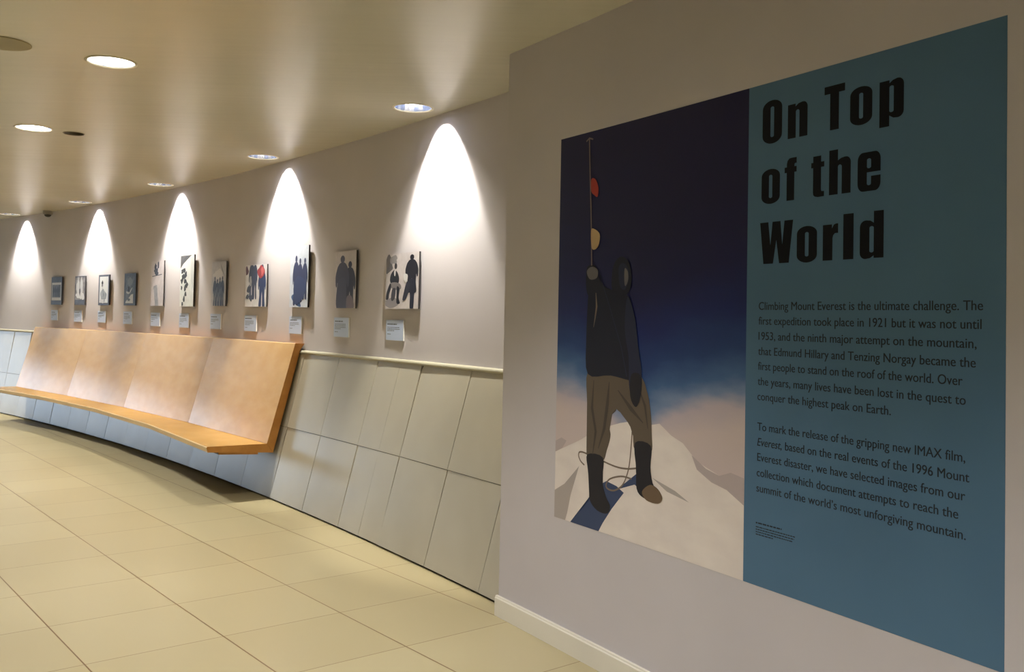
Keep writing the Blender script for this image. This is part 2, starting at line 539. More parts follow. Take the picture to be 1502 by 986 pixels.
# legs, standing apart on the crest
art(spline([(.712, 1.25), (.83, 1.262), (.95, 1.255), (.93, 1.12), (.86, 1.06), (.885, 1.0), (.86, .93), (.83, .88), (.725, .875), (.715, .98), (.712, 1.12)]), TROU, 4)
art(spline([(.83, 1.262), (1.06, 1.262), (1.12, 1.20), (1.145, 1.12), (1.155, 1.02), (1.15, .96), (1.05, .955), (1.03, 1.03), (.965, 1.09), (.90, 1.13)]), TROU, 5)
art(stroke([(.76, 1.22), (.75, 1.1), (.78, 1.0), (.76, .9)], [.004, .016, .016, .004]), FOLD, 6)
art(stroke([(.87, 1.22), (.86, 1.13), (.84, 1.02), (.80, .93)], [.004, .02, .018, .004]), FOLD, 6)
art(stroke([(.93, 1.19), (1.02, 1.12), (1.10, 1.07)], [.004, .02, .004]), FOLD, 6)
art(stroke([(1.06, 1.22), (1.11, 1.14), (1.13, 1.05)], [.004, .014, .004]), FOLD, 6)
art(spline([(.722, .895), (.835, .895), (.832, .80), (.86, .735), (.89, .70), (.87, .665), (.80, .665), (.745, .70), (.742, .76), (.727, .83)]), GAIT, 5)
art(spline([(1.05, .985), (1.15, .985), (1.15, .90), (1.165, .84), (1.20, .80), (1.18, .775), (1.11, .772), (1.065, .80), (1.06, .88)]), GAIT, 6)
art(spline([(1.10, .795), (1.15, .83), (1.20, .82), (1.225, .79), (1.20, .765), (1.13, .765)]), BOOT, 7)
# jacket, hood, arms
art(spline([(.715, 1.245), (.70, 1.40), (.705, 1.55), (.72, 1.63), (.78, 1.64), (.86, 1.615), (.93, 1.60), (1.0, 1.575), (1.03, 1.49), (1.05, 1.38), (1.07, 1.28),
            (1.05, 1.235), (.88, 1.248)]), JACK, 7)
art(spline([(.885, 1.60), (.875, 1.66), (.89, 1.72), (.935, 1.75), (.985, 1.73), (1.01, 1.67), (1.0, 1.61), (.95, 1.575)]), JACK, 7)
art(spline([(.925, 1.71), (.955, 1.722), (.985, 1.70), (.99, 1.65), (.965, 1.61), (.935, 1.625), (.922, 1.67)]), JFOLD, 8)
art(spline([(.965, 1.70), (.985, 1.685), (.988, 1.65), (.97, 1.625), (.962, 1.655)]), MITT, 9)
art(spline([(.70, 1.60), (.69, 1.68), (.705, 1.72), (.76, 1.715), (.79, 1.66), (.83, 1.60), (.76, 1.56)]), JACK, 8)
art(spline([(.985, 1.58), (1.035, 1.50), (1.06, 1.38), (1.085, 1.28), (1.08, 1.20), (1.03, 1.16), (1.005, 1.22), (1.0, 1.33), (.97, 1.45)]), JFOLD, 8)
art(spline([(1.02, 1.26), (1.08, 1.26), (1.085, 1.19), (1.055, 1.13), (1.015, 1.17)]), GAIT, 9)
art(spline([(.695, 1.695), (.73, 1.715), (.775, 1.70), (.77, 1.665), (.72, 1.66)]), MITT, 10)
art(stroke([(.765, 1.60), (.772, 1.54), (.762, 1.49), (.752, 1.45)], [.004, .012, .008, .002]), ROPE, 9)
art(stroke([(.78, 1.70), (.87, 1.53), (.95, 1.37), (.99, 1.25)], .005), JFOLD, 10)
# a plain walking pole held upright, a scarf tied to it
art(stroke([(.697, 2.285), (.702, 2.20), (.709, 2.09), (.717, 1.98), (.725, 1.86), (.73, 1.72)], .008), POLE, 9)
art(stroke([(.675, 2.275), (.697, 2.287), (.725, 2.278)], .007), POLE, 9)
art(spline([(.716, 2.10), (.745, 2.10), (.77, 2.06), (.765, 2.02), (.74, 2.03), (.718, 2.05)]), RED, 10)
art(spline([(.722, 1.875), (.745, 1.88), (.785, 1.855), (.78, 1.81), (.755, 1.79), (.728, 1.80)]), CREAM, 10)
pb = wrapped(polys, NEAR + .001)
tmp = bpy.data.meshes.new('tmp'); pb.to_mesh(tmp); pb.free(); bm.from_mesh(tmp)
photo = link_world('photograph', bm, PM, PORG, graphic)
photo['label'] = 'photograph of a climber in a dark jacket on a snowy crest under deep blue sky'
teal = link_world('text_panel', sheet(PSB - .0002, PS1, PZ0, PZ1, NEAR + .0005, NEAR + .001), M_TEAL, PORG, graphic)
teal['label'] = 'teal panel of black text'


# heading, heavy condensed letters drawn as outlines
def rr(x0, y0, x1, y1, rx, ry, k=6):
    o = []
    for cx, cy, a0 in ((x1 - rx, y1 - ry, 0), (x0 + rx, y1 - ry, 90), (x0 + rx, y0 + ry, 180), (x1 - rx, y0 + ry, 270)):
        for i in range(k + 1):
            a = math.radians(a0 + 90 * i / k)
            o.append((cx + rx * math.cos(a), cy + ry * math.sin(a)))
    return o


def arc(cx, cy, rx, ry, a0, a1, k=6):
    return [(cx + rx * math.cos(math.radians(a0 + (a1 - a0) * i / k)), cy + ry * math.sin(math.radians(a0 + (a1 - a0) * i / k))) for i in range(k + 1)]


H = 0.80       # x-height over cap height
SM = 0.41      # stem width


def g_n(top):
    return [[(0, 0), (0, top)] + ([(SM, top), (SM, H - .045)] if top > H else [(SM - .02, H), (SM - .02, H - .065)]) +
            [(.55, H - .005), (.72, H + .012)] + arc(.78, H - .12, .22, .132, 90, 0) + [(1, 0), (1 - SM, 0), (1 - SM, H - .20)] + arc(.5, H - .19, .09, .045, 0, 180) + [(SM, 0)]]


GL = {
    'O': [rr(0, -.025, 1, 1.025, .5, .2), rr(.41, .13, .59, .87, .09, .04)],
    'o': [rr(0, -.02, 1, H + .02, .5, .17), rr(.41, .12, .59, H - .12, .09, .035)],
    'n': g_n(H), 'h': g_n(1.0),
    'T': [[(0, 1), (1, 1), (1, .825), (.715, .825), (.715, 0), (.285, 0), (.285, .825), (0, .825)]],
    'p': [[(0, -.17), (0, H), (SM, H), (SM, H - .065), (.55, H - .01), (.72, H + .012)] + arc(.76, H - .13, .24, .142, 90, 0) + arc(.76, .12, .24, .135, 0, -90) +
          [(.58, -.005), (SM, .055), (SM, -.17)], rr(SM, .12, .59, H - .12, .085, .035)],
    'd': [[(1, 0), (1, 1), (1 - SM, 1), (1 - SM, H - .05), (.45, H), (.28, H + .012)] + arc(.24, H - .13, .24, .142, 90, 180) + arc(.24, .12, .24, .135, 180, 270) +
          [(.44, 0), (1 - SM, .055), (1 - SM, 0)], rr(.41, .12, 1 - SM, H - .12, .085, .035)],
    'f': [[(.18, 0), (.18, .66), (0, .66), (0, .79), (.18, .79), (.18, .86)] + [(.24, .94), (.38, .99), (.56, 1.0), (1, 1.0), (1, .865), (.88, .865), (.82, .84), (.82, .79), (1, .79), (1, .66), (.82, .66), (.82, 0)]],
    't': [[(.15, .10), (.15, .67), (0, .67), (0, .79), (.15, .79), (.15, .93), (.76, .93), (.76, .79), (1, .79), (1, .67), (.76, .67), (.76, .16), (.80, .12), (1, .115), (1, 0), (.52, -.005), (.28, .015), (.18, .05)]],
    'e': [arc(.76, .15, .24, .17, 0, -90) + arc(.24, .15, .24, .17, 270, 180) + arc(.24, H - .15, .24, .17, 180, 90) + arc(.76, H - .15, .24, .17, 90, 0) +
          [(1, .385), (.41, .385), (.41, .15)] + arc(.5, .14, .09, .035, 180, 360) + [(.59, .30), (1, .30)], rr(.41, .47, .59, H - .12, .08, .035)],
    'W': [[(0, 1), (.255, 1), (.325, .44), (.385, 1), (.625, 1), (.685, .44), (.745, 1), (1, 1), (.885, 0), (.595, 0), (.505, .56), (.41, 0), (.115, 0)]],
    'r': [[(0, 0), (0, H), (.60, H), (.60, H - .09), (.72, H - .01), (.86, H + .012), (1, H + .012), (1, H - .20), (.80, H - .20), (.68, H - .245), (.64, H - .31), (.64, 0)]],
    'l': [[(0, 0), (0, 1), (1, 1), (1, 0)]],
}
TITLE = [(2.1045, [('O', 1.7344, 1.825), ('n', 1.8512, 1.9378), ('T', 2.0086, 2.0916), ('o', 2.1122, 2.1967), ('p', 2.2232, 2.3103)]),
         (1.8955, [('o', 1.733, 1.8184), ('f', 1.8394, 1.8926), ('t', 1.956, 2.0105), ('h', 2.0308, 2.1169), ('e', 2.1436, 2.2295)]),
         (1.6862, [('W', 1.7284, 1.8799), ('o', 1.8971, 1.9836), ('r', 2.0077, 2.0695), ('l', 2.0901, 2.1301), ('d', 2.1544, 2.2426)])]
CAP = 0.1435


def curve_to_bm(cd, fn):
    """fill a 2D curve or a text datablock and return its mesh with every vertex passed through fn(x, y)"""
    o = bpy.data.objects.new('tmp', cd); COL.objects.link(o)
    dg = bpy.context.evaluated_depsgraph_get(); dg.update()
    m_ = bpy.data.meshes.new_from_object(o.evaluated_get(dg))
    bpy.data.objects.remove(o, do_unlink=True)
    b_ = bmesh.new(); b_.from_mesh(m_); bpy.data.meshes.remove(m_)
    for v in b_.verts:
        v.co = fn(v.co.x, v.co.y)
    return b_


def add_bm(dst, src):
    m_ = bpy.data.meshes.new('tmp'); src.to_mesh(m_); src.free(); dst.from_mesh(m_); bpy.data.meshes.remove(m_)


for base, gs in TITLE:
    bm = bmesh.new()
    for ch, a, b in gs:
        cd = bpy.data.curves.new('glyph', 'CURVE'); cd.dimensions = '2D'; cd.fill_mode = 'BOTH'
        for pts in GL[ch]:
            sp = cd.splines.new('POLY'); sp.points.add(len(pts) - 1); sp.use_cyclic_u = True
            for p, (x, y) in zip(sp.points, pts):
                p.co = (x, y, 0, 1)
        add_bm(bm, curve_to_bm(cd, lambda x, y: W(-(a + x * (b - a)), NEAR + .0013, base + y * CAP)))
    link_world('heading_line', bm, M_INK, PORG, teal)


def text_line(bm, body, x0, x1, base, n, size=None, shear=0.0, capz=None, bold=0.0):
    cd = bpy.data.curves.new('line', 'FONT'); cd.body = body; cd.size = 1.0; cd.shear = shear; cd.offset = bold
    cd.resolution_u = 4
    o = bpy.data.objects.new('tmp', cd); COL.objects.link(o)
    dg = bpy.context.evaluated_depsgraph_get(); dg.update()
    m_ = bpy.data.meshes.new_from_object(o.evaluated_get(dg))
    bpy.data.objects.remove(o, do_unlink=True)
    xs = [v.co.x for v in m_.vertices]
    lo, hi = min(xs), max(xs)
    b_ = bmesh.new(); b_.from_mesh(m_); bpy.data.meshes.remove(m_)
    for dx in (-.0005, .0005):             # a slightly heavier weight
        c_ = b_.copy()
        for v in c_.verts:
            v.co = W(-(x0 + dx + (v.co.x - lo) / (hi - lo) * (x1 - x0)), n + dx * .1, base + v.co.y * capz / 0.72)
        add_bm(bm, c_)
    b_.free()


BODY = [('Climbing Mount Everest is the ultimate challenge. The', 1.727, 2.568, 1.5275),
        ('first expedition took place in 1921 but it was not until', 1.727, 2.564, 1.4765),
        ('1953, and the ninth major attempt on the mountain,', 1.7275, 2.5495, 1.4238),
        ('that Edmund Hillary and Tenzing Norgay became the', 1.727, 2.5474, 1.3715),
        ('first people to stand on the roof of the world. Over', 1.727, 2.508, 1.320),
        ('the years, many lives have been lost in the quest to', 1.7265, 2.518, 1.2675),
        ('conquer the highest peak on Earth.', 1.726, 2.2734, 1.2155),
        ('To mark the release of the gripping new IMAX film,', 1.727, 2.5176, 1.111),
        ('based on the real events of the 1996 Mount', 1.856, 2.5302, 1.058),
        ('Everest disaster, we have selected images from our', 1.7285, 2.5183, 1.006),
        ('collection which document attempts to reach the', 1.727, 2.4974, 0.953),
        ('summit of the world\u2019s most unforgiving mountain.', 1.7265, 2.5207, 0.900)]
for txt, a, b, z in BODY:
    bm = bmesh.new()
    text_line(bm, txt, a, b, z, NEAR + .0013, capz=.0285)
    link_world('text_line', bm, M_INK_BODY, PORG, teal)
bm = bmesh.new()
text_line(bm, 'Everest,', 1.7275, 1.840, 1.058, NEAR + .0013, capz=.0285, shear=.22)
link_world('text_line', bm, M_INK_BODY, PORG, teal)
# credit block: too small to read in the photograph, a heading and four short lines
bm = bmesh.new()


def smallprint(bm, a, b, z, h, n, seed):
    rnd = random.Random(seed)
    x = a
    while x < b - .002:
        wd = min(rnd.uniform(1.2, 4.2) * h, b - x)
        k = [bm.verts.new(W(-q, n, zz_)) for q, zz_ in ((x, z), (x + wd, z), (x + wd, z + h), (x, z + h))]
        face(bm, k)
        x += wd + h * .55


smallprint(bm, 1.7253, 1.845, .7905, .0050, NEAR + .0013, 1)
for i, (b, z) in enumerate(((1.9037, .7775), (1.900, .7690), (1.895, .7605), (1.806, .752))):
    smallprint(bm, 1.7255, b, z, .0036, NEAR + .0013, i + 2)
link_world('credit_lettering', bm, M_INK_BODY, PORG, teal)

# ------------------------------------------------------------------ bench along the dado
BORG = W(7.0, 0.0, 0.36)
bench = thing('wall_bench', 'long orange plywood bench with high leaning backrest fixed along the tiled wall', 'bench', BORG)


def front(s):
    return 0.345 + 0.140 * ((s - 7.3) / 3.82) ** 2


def prism(bm, secs, mis, cap0, cap1):
    """secs: two or more lists of world points around a profile; mis: material per side"""
    rings = [[bm.verts.new(p) for p in r] for r in secs]
    k = len(rings[0])
    for a, b in zip(rings, rings[1:]):
        for i in range(k):
            face(bm, [a[i], a[(i + 1) % k], b[(i + 1) % k], b[i]], mis[i])
    face(bm, rings[0][::-1], cap0); face(bm, rings[-1], cap1)


for i in range(4):
    a, b = BS[i] + (.0012 if i else 0), BS[i + 1] - (.0012 if i < 3 else 0)
    bm = bmesh.new()

    def back_sec(s):
        sh = nw(s) - nw(3.48)      # front edge and top move together, so each panel is flat
        return [W(s, -.008 + sh, .4365), W(s, -.228 + sh, 1.240), W(s, -.232 + sh, 1.244), W(s, nw(s) + .004, 1.241), W(s, nw(s) + .034 + .006, 1.19), W(s, -.062, .361)]
    prism(bm, [back_sec(a), back_sec(b)], [0, 2, 1, 1, 1, 1], 1, 1)
    o = link_world('backrest_panel', bm, [M_WOOD, M_WOOD_EDGE, M_WOOD_LIP], BORG, bench)
bm = bmesh.new()
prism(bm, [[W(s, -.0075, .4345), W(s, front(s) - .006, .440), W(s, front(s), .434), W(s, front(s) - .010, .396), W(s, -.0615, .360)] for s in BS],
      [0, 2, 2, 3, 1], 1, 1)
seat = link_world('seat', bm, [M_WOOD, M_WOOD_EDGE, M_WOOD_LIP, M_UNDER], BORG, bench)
bm = bmesh.new()
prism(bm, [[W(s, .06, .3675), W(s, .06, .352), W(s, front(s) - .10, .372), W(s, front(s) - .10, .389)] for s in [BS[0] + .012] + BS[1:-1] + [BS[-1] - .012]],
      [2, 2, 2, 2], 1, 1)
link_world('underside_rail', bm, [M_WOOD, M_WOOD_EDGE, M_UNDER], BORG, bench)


# ------------------------------------------------------------------ framed prints and caption cards
def P3(x, z, y):
    return (x, y, z)


ART_M = {}


def amat(r, g, b, noisy=0):
    k = (r, g, b, noisy)
    if k not in ART_M:
        m = mat('print_tone', lin(r, g, b), .5, spec=.3)
        if noisy:
            mottled(m, lin(max(0, r - noisy), max(0, g - noisy), max(0, b - noisy)), lin(min(255, r + noisy), min(255, g + noisy), min(255, b + noisy)), 22, detail=4)
        ART_M[k] = m
    return ART_M[k]


def person(u, v0, h, wd, lean=0.0, stride=.25):
    """simple standing silhouette in print units; h, wd relative to the print"""
    o = []
    X = lambda x, y: (u + x * wd + lean * y * h, v0 + y * h)
    o.append(spline([X(-.36, .46), X(-.42, .66), X(-.30, .82), X(0, .87), X(.30, .82), X(.42, .66), X(.36, .46), X(.22, .44), X(0, .42), X(-.22, .44)]))
    o.append(spline([X(-.32, .50), X(-.34, .25), X(-.34 - stride * .3, 0), X(-.08, 0), X(-.06, .25), X(.02, .46)]))
    o.append(spline([X(.32, .50), X(.34, .25), X(.34 + stride * .2, 0), X(.10, 0), X(.06, .25), X(-.02, .46)]))
    o.append([X(.17 * math.cos(a * PI / 8), .925 + .072 * math.sin(a * PI / 8)) for a in range(16)])
    o.append(spline([X(-.34, .80), X(-.52, .62), X(-.50, .42), X(-.40, .42), X(-.36, .6)]))
    o.append(spline([X(.34, .80), X(.52, .62), X(.50, .42), X(.40, .42), X(.36, .6)]))
    return o


def blob(u, v, ru, rv, seed, k=11, j=.35):
    r_ = random.Random(seed)
    return spline([(u + ru * math.cos(2 * PI * i / k) * (1 + r_.uniform(-j, j)), v + rv * math.sin(2 * PI * i / k) * (1 + r_.uniform(-j, j))) for i in range(k)], 3)


def clip(pts):
    return [(min(.995, max(.005, x)), min(.995, max(.005, y))) for x, y in pts]


def rect(a, b, c, d):
    return [(a, b), (c, b), (c, d), (a, d)]


NAVY = (52, 58, 88); BLK = (34, 32, 38); GRY = (120, 120, 128); LGT = (214, 208, 208)


def pic_group_frame():
    o = [(rect(.06, .16, .94, .80), (206, 208, 214), 0), (rect(.12, .26, .88, .72), (108, 116, 134), 18)]
    for i in range(4):
        for q in person(.24 + .17 * i, .30, .36, .16):
            o.append((q, (78, 86, 106), 0))
    return o


def pic_icefall():
    return [(rect(.06, .05, .94, .95), (140, 136, 140), 30), (blob(.32, .62, .14, .30, 3), (208, 208, 212), 0), (blob(.66, .60, .14, .32, 4), (205, 205, 210), 0),
            (blob(.5, .32, .34, .10, 5), (216, 216, 220), 0), (blob(.82, .28, .10, .12, 6), (220, 220, 224), 0), (rect(.06, .05, .94, .18), (92, 98, 114), 10),
            (blob(.50, .46, .07, .14, 8), (70, 72, 84), 0)]


def pic_lone_climber():
    o = [(rect(.10, .08, .90, .94), (216, 218, 222), 0), (blob(.48, .30, .30, .20, 12), (150, 156, 166), 14), (blob(.35, .14, .20, .07, 13), (206, 206, 212), 0),
         (rect(.62, .08, .90, .20), (222, 224, 228), 0)]
    for q in person(.36, .62, .20, .16):
        o.append((q, (44, 46, 56), 0))
    o.append((stroke([(.36, .62), (.42, .45), (.52, .30)], .02), (90, 94, 104), 0))
    return o


def pic_ridge():
    return [(rect(.14, .07, .86, .92), (104, 116, 138), 16), ([(.14, .07), (.80, .07), (.80, .36), (.62, .34), (.40, .22), (.16, .12)], (216, 218, 222), 0),
            (spline([(.2, .44), (.44, .42), (.62, .52), (.72, .56), (.6, .44), (.44, .36), (.24, .38)]), (206, 210, 216), 0),
            (blob(.40, .50, .10, .09, 21), (52, 60, 80), 0), (blob(.44, .18, .10, .05, 22), (96, 106, 124), 0), (blob(.5, .74, .22, .12, 24), (128, 140, 158), 0)]


def pic_bridge():
    o = [(blob(.36, .86, .10, .08, 31), (62, 64, 78), 0), (blob(.42, .76, .16, .07, 32), (70, 72, 86), 0), (blob(.56, .90, .06, .09, 33), (66, 68, 82), 0),
         (stroke([(.10, .66), (.40, .675), (.86, .70)], .016), (80, 82, 94), 0), (stroke([(.30, .66), (.30, .52)], .01), (170, 166, 172), 0)]
    o.append(([(.22, .44), (.50, .47), (.58, .2), (.66, .006), (.40, .006), (.30, .22)], (158, 158, 168), 10))
    return o


def pic_ice_wall():
    o = [([(.005, .74), (.20, .83), (.45, .90), (.80, .99), (.995, .995), (.005, .995)], (92, 92, 96), 8),
         ([(.72, .93), (.995, .99), (.995, .3), (.80, .5)], (204, 206, 206), 0)]
    for i, (u, v, a, b) in enumerate([(.14, .68, .09, .05), (.30, .70, .10, .05), (.22, .58, .14, .06), (.42, .62, .10, .06), (.14, .50, .09, .05), (.38, .50, .12, .05),
                                     (.50, .42, .09, .05), (.38, .36, .07, .07), (.12, .36, .06, .05), (.44, .24, .07, .05), (.32, .15, .06, .06), (.22, .05, .06, .04)]):
        o.append((clip(blob(u, v, a, b, 40 + i)), (66, 68, 72), 0))
    return o


def pic_rope_team():
    o = [(stroke([(.60, .96), (.72, .82), (.92, .66)], [.01, .06, .01]), (150, 150, 160), 0), (blob(.45, .72, .30, .10, 50), (216, 214, 218), 0)]
    for i, (u, h) in enumerate(((.24, .66), (.42, .60), (.60, .64), (.78, .66))):
        for q in person(u, .01, h, .24):
            o.append((clip(q), (74, 86, 116) if i % 2 else (84, 96, 124), 0))
    for i in range(7):
        o.append((clip(blob(.2 + .1 * i, .22 + .05 * (i % 3), .02, .10, 60 + i)), (140, 150, 170), 0))
    return o


def pic_red_jacket():
    o = [(clip(blob(.06, .86, .07, .12, 70)), (96, 60, 70), 0)]
    for u, h, w_ in ((.30, .95, .26), (.46, .92, .22)):
        for q in person(u, .20, h, w_):
            o.append((clip(q), (66, 70, 90), 0))
    for k_ in ((.16, .42, .09, .09), (.12, .24, .09, .06), (.30, .20, .06, .08)):
        o.append((clip(blob(*k_, 71)), (78, 80, 92), 0))
    o.append((clip(blob(.26, .60, .06, .12, 75)), (176, 172, 172), 0))
    for q in person(.80, .0, 1.0, .34):
        o.append((clip(q), (56, 66, 104), 0))
    o.append((clip(blob(.76, .83, .17, .14, 76, j=.2)), (168, 68, 74), 0))
    o.append((clip(blob(.80, .84, .07, .10, 77)), (214, 110, 110), 0))
    return o


def pic_three_men():
    o = [(spline([(.10, .17), (.22, .21), (.40, .15), (.60, .06), (.62, .006), (.40, .03), (.2, .10)]), (72, 98, 142), 0)]
    for u, v, h, w_ in ((.34, .05, .80, .34), (.56, .10, .70, .30), (.82, .14, .66, .28)):
        for q in person(u, v, h, w_):
            o.append((clip(q), (58, 64, 98), 0))
    o.append((rect(.30, .10, .90, .50), (58, 66, 102), 0) if False else (spline([(.22, .3), (.4, .5), (.7, .48), (.88, .4), (.82, .2), (.5, .06), (.34, .08)]), (60, 70, 108), 0))
    return o


def pic_two_men():
    o = []
    for q in person(.72, .0, .82, .50):
        o.append((clip(q), (58, 58, 76), 0))
    for q in person(.36, .0, .93, .62):
        o.append((clip(q), (82, 82, 104), 0))
    o.append((clip(spline([(.10, .02), (.10, .3), (.2, .5), (.5, .52), (.56, .3), (.58, .02), (.36, .0)])), (86, 86, 108), 0))
    o.append((clip(spline([(.58, .02), (.60, .2), (.8, .22), (.92, .1), (.92, .005), (.7, .005)])), (134, 124, 138), 0))
    return o


def pic_resting_pair():
    o = [(clip(blob(.10, .80, .12, .16, 90)), (108, 104, 108), 0), (clip(blob(.24, .88, .12, .08, 91)), (150, 146, 150), 0), (clip(blob(.2, .10, .22, .08, 92)), (150, 144, 148), 0)]
    # seated man on the left
    o += [(spline([(.16, .62), (.26, .70), (.36, .66), (.42, .54), (.38, .44), (.24, .42), (.14, .50)]), BLK, 0), (ell(.31, .77, .042, .055), (60, 56, 60), 0),
          (spline([(.26, .68), (.31, .70), (.30, .60), (.27, .60)]), (222, 218, 218), 0), (spline([(.16, .46), (.30, .48), (.46, .44), (.48, .36), (.34, .34), (.18, .38)]), (130, 124, 126), 0),
          (spline([(.14, .46), (.18, .40), (.12, .26), (.10, .18), (.02, .17), (.04, .30)]), (44, 42, 50), 0), (spline([(.36, .40), (.44, .36), (.42, .20), (.46, .10), (.36, .10), (.35, .24)]), BLK, 0),
          (spline([(.22, .36), (.32, .36), (.30, .20), (.22, .14), (.18, .2)]), (72, 70, 78), 0)]
    # standing man on the right
    o += [(q, (32, 30, 40), 0) for q in person(.80, .30, .66, .36)]
    o += [(spline([(.72, .50), (.90, .50), (.88, .26), (.86, .01), (.76, .01), (.76, .24)]), (38, 38, 52), 0), (spline([(.66, .48), (.76, .44), (.70, .26), (.62, .16), (.54, .16), (.58, .30)]), (46, 46, 58), 0),
          (spline([(.56, .62), (.68, .60), (.66, .48), (.58, .50)]), (222, 220, 222), 0)]
    return o


# s centre, width, z0, z1, face tone, picture, label
PRINTS = [
    (9.97, .372, 1.551, 1.922, (86, 94, 112), pic_group_frame, 'small dark framed print of a group, farthest from the mural'),
    (9.19, .350, 1.550, 1.922, (92, 90, 100), pic_icefall, 'small dark framed print of a pale icefall, second from the far end'),
    (8.43, .345, 1.550, 1.924, (84, 90, 108), pic_lone_climber, 'dark framed print of one tiny climber on bright snow'),
    (7.64, .350, 1.550, 1.925, (88, 100, 124), pic_ridge, 'blue grey framed print of a snow ridge with white lower corner'),
    (6.865, .365, 1.546, 2.045, (206, 198, 202), pic_bridge, 'tall pale print with a dark clump above a grey strip'),
    (6.07, .365, 1.544, 2.080, (222, 224, 222), pic_ice_wall, 'tallest print, dark climbers down a white ice wall with grey corner'),
    (5.28, .350, 1.550, 1.986, (196, 194, 202), pic_rope_team, 'pale print with a bunched blue grey climbing party'),
    (4.44, .470, 1.545, 1.928, (224, 220, 222), pic_red_jacket, 'colour print with a figure in a red jacket'),
    (3.57, .358, 1.543, 2.057, (206, 212, 226), pic_three_men, 'tall white print with three navy silhouettes side by side'),
    (2.745, .357, 1.536, 1.976, (208, 200, 204), pic_two_men, 'print of two standing figures in grey coats'),
    (1.88, .476, 1.535, 1.923, (206, 198, 200), pic_resting_pair, 'black and white print of one seated and one standing climber, nearest the mural'),
]
CARDS = [(10.06, .235, 1.343, 1.480), (9.27, .262, 1.333, 1.481), (8.51, .259, 1.338, 1.481), (7.725, .265, 1.333, 1.479), (6.93, .261, 1.324, 1.473), (6.158, .260, 1.322, 1.471),
         (5.37, .261, 1.324, 1.473), (4.573, .268, 1.321, 1.466), (3.652, .245, 1.319, 1.464), (2.826, .256, 1.315, 1.465), (1.995, .255, 1.313, 1.456)]
CARD_LABELS = ['caption card under the farthest small framed print, left end of the row', 'caption card under the icefall print', 'caption card under the print of one tiny climber',
               'caption card under the snow ridge print', 'caption card under the pale print with a grey strip', 'caption card under the tallest ice wall print',
               'caption card under the bunched climbing party print', 'caption card under the red jacket print', 'caption card under the three silhouettes print',
               'caption card under the print of two grey coats', 'caption card under the seated and standing pair, nearest the mural']
DP = 0.026
for (s, wd, z0, z1, tone, fn, lab) in PRINTS:
    t_ = thing('photo_print', lab, 'picture', W(s, nw(s), z0), ang(s), 'mounted prints along the curved wall')
    h = z1 - z0
    bm = bmesh.new()
    box(bm, -wd / 2, wd / 2, -DP, -DP + .013, 0, h, 0)
    box(bm, -wd / 2 + .04, wd / 2 - .04, -DP + .0125, -.001, .04, h - .04, 0)
    dark = tone[0] < 150
    link('mount_board', bm, [M_BOARD_EDGE], t_)
    bm = bmesh.new()
    mats = [amat(*tone, 6)]
    face(bm, [bm.verts.new(p) for p in ((-wd / 2, -DP - .0006, 0), (wd / 2, -DP - .0006, 0), (wd / 2, -DP - .0006, h), (-wd / 2, -DP - .0006, h))], 0)
    for i, (pts, c, nz) in enumerate(fn()):
        m_ = amat(*c, nz)
        if m_ not in mats:
            mats.append(m_)
        try:
            face(bm, [bm.verts.new((-wd / 2 + x * wd, -DP - .0008 - .00008 * i, y * h)) for x, y in clip(pts)], mats.index(m_))
        except ValueError:
            pass
    link('picture', bm, mats, t_)
for i, ((s, wd, z0, z1), lab) in enumerate(zip(CARDS, CARD_LABELS)):
    t_ = thing('caption_card', 'small pale ' + lab, 'caption card', W(s, nw(s), z0), ang(s), 'caption cards under the prints')
    h = z1 - z0
    bm = bmesh.new()
    box(bm, -wd / 2, wd / 2, -.010, -.0005, 0, h, 1)
    face(bm, [bm.verts.new(p) for p in ((-wd / 2, -.0104, 0), (wd / 2 - .001, -.0104, 0), (wd / 2 - .001, -.0104, h), (-wd / 2, -.0104, h))], 0)
    link('card', bm, [M_CARD, M_CARD_EDGE], t_)
    bm = bmesh.new()
    r_ = random.Random(i)

    def bar(a, b, z, th, mi):
        x = a
        while x < b - .004:
            ww = min(r_.uniform(.012, .03), b - x)
            face(bm, [bm.verts.new(p) for p in ((x, -.0108, z), (x + ww, -.0108, z), (x + ww, -.0108, z + th), (x, -.0108, z + th))], mi)
            x += ww + .004
    x0 = -wd / 2 + .02
    bar(x0, x0 + wd * .55, h - .034, .009, 1)
    for k in range(3 + i % 2):
        bar(x0, x0 + wd * (.72 if k < 2 + i % 2 else .4), h - .054 - .012 * k, .005, 0)
    bar(x0, x0 + wd * .2, h - .054 - .012 * (4 + i % 2), .005, 0)
    link('caption_lettering', bm, [M_CARD_INK, M_CARD_INKD], t_)


# ------------------------------------------------------------------ ceiling fittings
def spot(name, parent, loc, power, half, blend, col, tilt=0.0, rad=.02):
    l = bpy.data.lights.new(name, 'SPOT'); l.energy = power; l.spot_size = 2 * half; l.spot_blend = blend; l.color = col; l.shadow_soft_size = rad
    o = bpy.data.objects.new(name, l); COL.objects.link(o); o.parent = parent; o.location = loc; o.rotation_euler = (tilt, 0, 0)
    return o


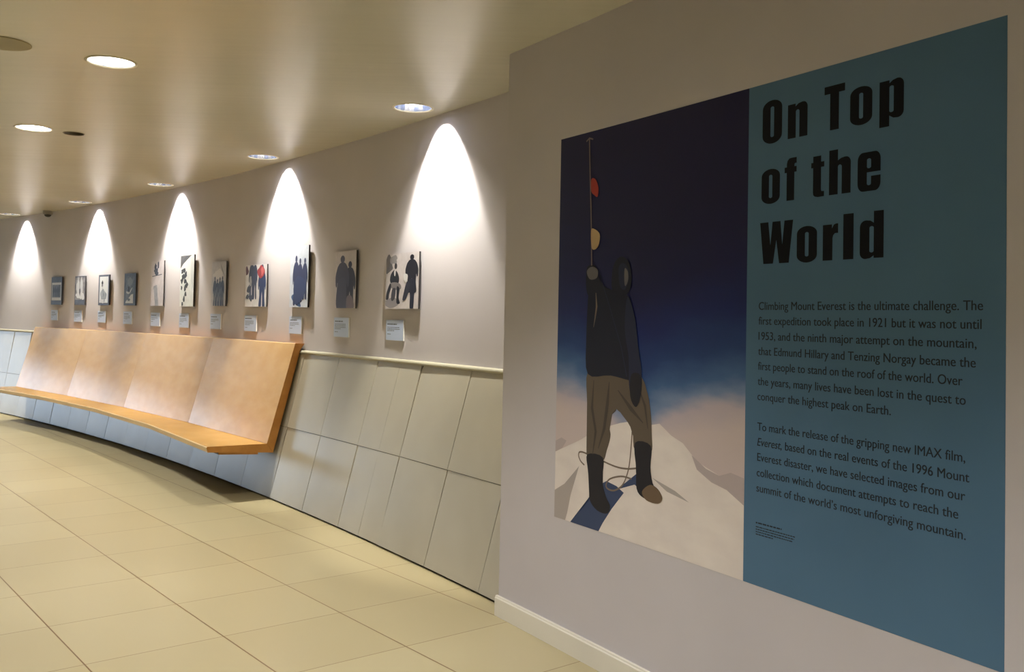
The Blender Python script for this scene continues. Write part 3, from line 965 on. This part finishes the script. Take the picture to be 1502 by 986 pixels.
def can_parts(t_, low=False, diffuser=False):
    bm = bmesh.new()
    lathe(bm, [(.1195, .004), (.1195, -.003), (.124, -.005), (.132, -.004), (.135, -.0005)], 48)
    link('trim_ring', bm, M_TRIM, t_, smooth=True)
    bm = bmesh.new()
    lathe(bm, [(.1185, .002), (.112, .05), (.095, .10), (.065, .145)], 24, 0, lambda i: (0, 1, 0, 0, 1, 0, 1, 1)[i % 8])
    face(bm, [bm.verts.new((.065 * math.cos(2 * PI * i / 24), .065 * math.sin(2 * PI * i / 24), .145)) for i in range(24)], 0)
    link('reflector', bm, [M_CHROME, M_BLUEFACET], t_)
    bm = bmesh.new()
    if diffuser:
        disc(bm, .1155, .010, 48)
        link('diffuser', bm, M_DIFF, t_)
    else:
        k_, z_ = (2.6, .016) if low else (1.3, .050)
        lathe(bm, [(.004 * k_, z_), (.020 * k_, z_ + .003), (.028 * k_, z_ + .014), (.026 * k_, z_ + .04), (.016 * k_, z_ + .06), (.012 * k_, .145)], 20)
        disc(bm, .004 * k_, z_, 20)
        link('lamp', bm, M_LAMP, t_, smooth=True)


WASH_LAB = ['recessed wall washer light nearest the mural wall', 'recessed wall washer above the three silhouettes print', 'recessed wall washer above the tallest ice wall print',
            'recessed wall washer above the farthest framed prints, beyond the ceiling sensor side', 'farthest recessed wall washer at the left edge']
WASH_LAB[3] = 'recessed wall washer just right of the small ceiling sensor'
for (s, n), lab in zip(WASH, WASH_LAB):
    t_ = thing('recessed_downlight', lab, 'ceiling light', W(s, n, CEIL), ang(s), 'wall washers along the curved wall')
    can_parts(t_)
    spot('wash_beam', t_, (0, .03, .040), WASH_CORE, math.radians(37), .32, WASH_COL, math.radians(23.5), .012)
    spot('wash_spill', t_, (0, 0, .036), WASH_SKIRT, math.radians(52), .9, WASH_COL, 0, .015)
for s in ROW2:
    if abs(s - 1.47) < .01:
        lab = 'glowing white round downlight over the floor beside the olive disc'
    elif abs(s - 3.90) < .01:
        lab = 'bright faceted round downlight beside the small dark fitting'
    else:
        lab = 'downlight over the corridor floor, %.0f metres %s the glowing round one' % (abs(s - 1.47), 'beyond' if s > 1.47 else 'before')
    t_ = thing('corridor_downlight', lab, 'ceiling light', W(s, 1.70, CEIL), ang(s), 'downlights over the corridor floor')
    can_parts(t_, low=True, diffuser=abs(s - 1.47) < .01)
    spot('down_beam', t_, (0, 0, .006), DOWN, math.radians(56), .9, DOWN_COL, 0, .03)

t_ = thing('unlit_fitting', 'small dark unlit round ceiling fitting right of the faceted downlight', 'ceiling fitting', W(DARK[0], DARK[1], CEIL), ang(DARK[0]))
bm = bmesh.new(); lathe(bm, [(.068, .004), (.068, -.003), (.072, -.005), (.078, -.0005)], 40); link('trim_ring', bm, M_DARKCAN, t_, smooth=True)
bm = bmesh.new(); lathe(bm, [(.0675, .002), (.060, .05), (.045, .085)], 40); disc(bm, .045, .085, 40); link('housing', bm, M_DARKCAN, t_, smooth=True)

bm = bmesh.new()
lathe(bm, [(.134, -.0005), (.134, -.004), (.130, -.006)], 56); disc(bm, .130, -.006, 56)
o = link('ceiling_cover_plate', bm, M_PLATE, None, W(1.43, 2.225, CEIL), ang(1.43))
o['label'] = 'flat olive brown disc on the ceiling at the upper left edge'; o['category'] = 'ceiling plate'

t_ = thing('ceiling_sensor', 'small grey ceiling sensor with dark dome near the far wall', 'sensor', W(10.2, nw(10.2) + .085, CEIL), ang(10.2))
bm = bmesh.new(); lathe(bm, [(.062, -.0005), (.062, -.035), (.054, -.050), (.040, -.052)], 32); link('housing', bm, M_SENSOR, t_, smooth=False)
bm = bmesh.new(); lathe(bm, [(.046, -.050), (.042, -.066), (.026, -.080), (.006, -.085)], 32); disc(bm, .006, -.085, 32); link('dome', bm, M_SENSOR_D, t_, smooth=True)
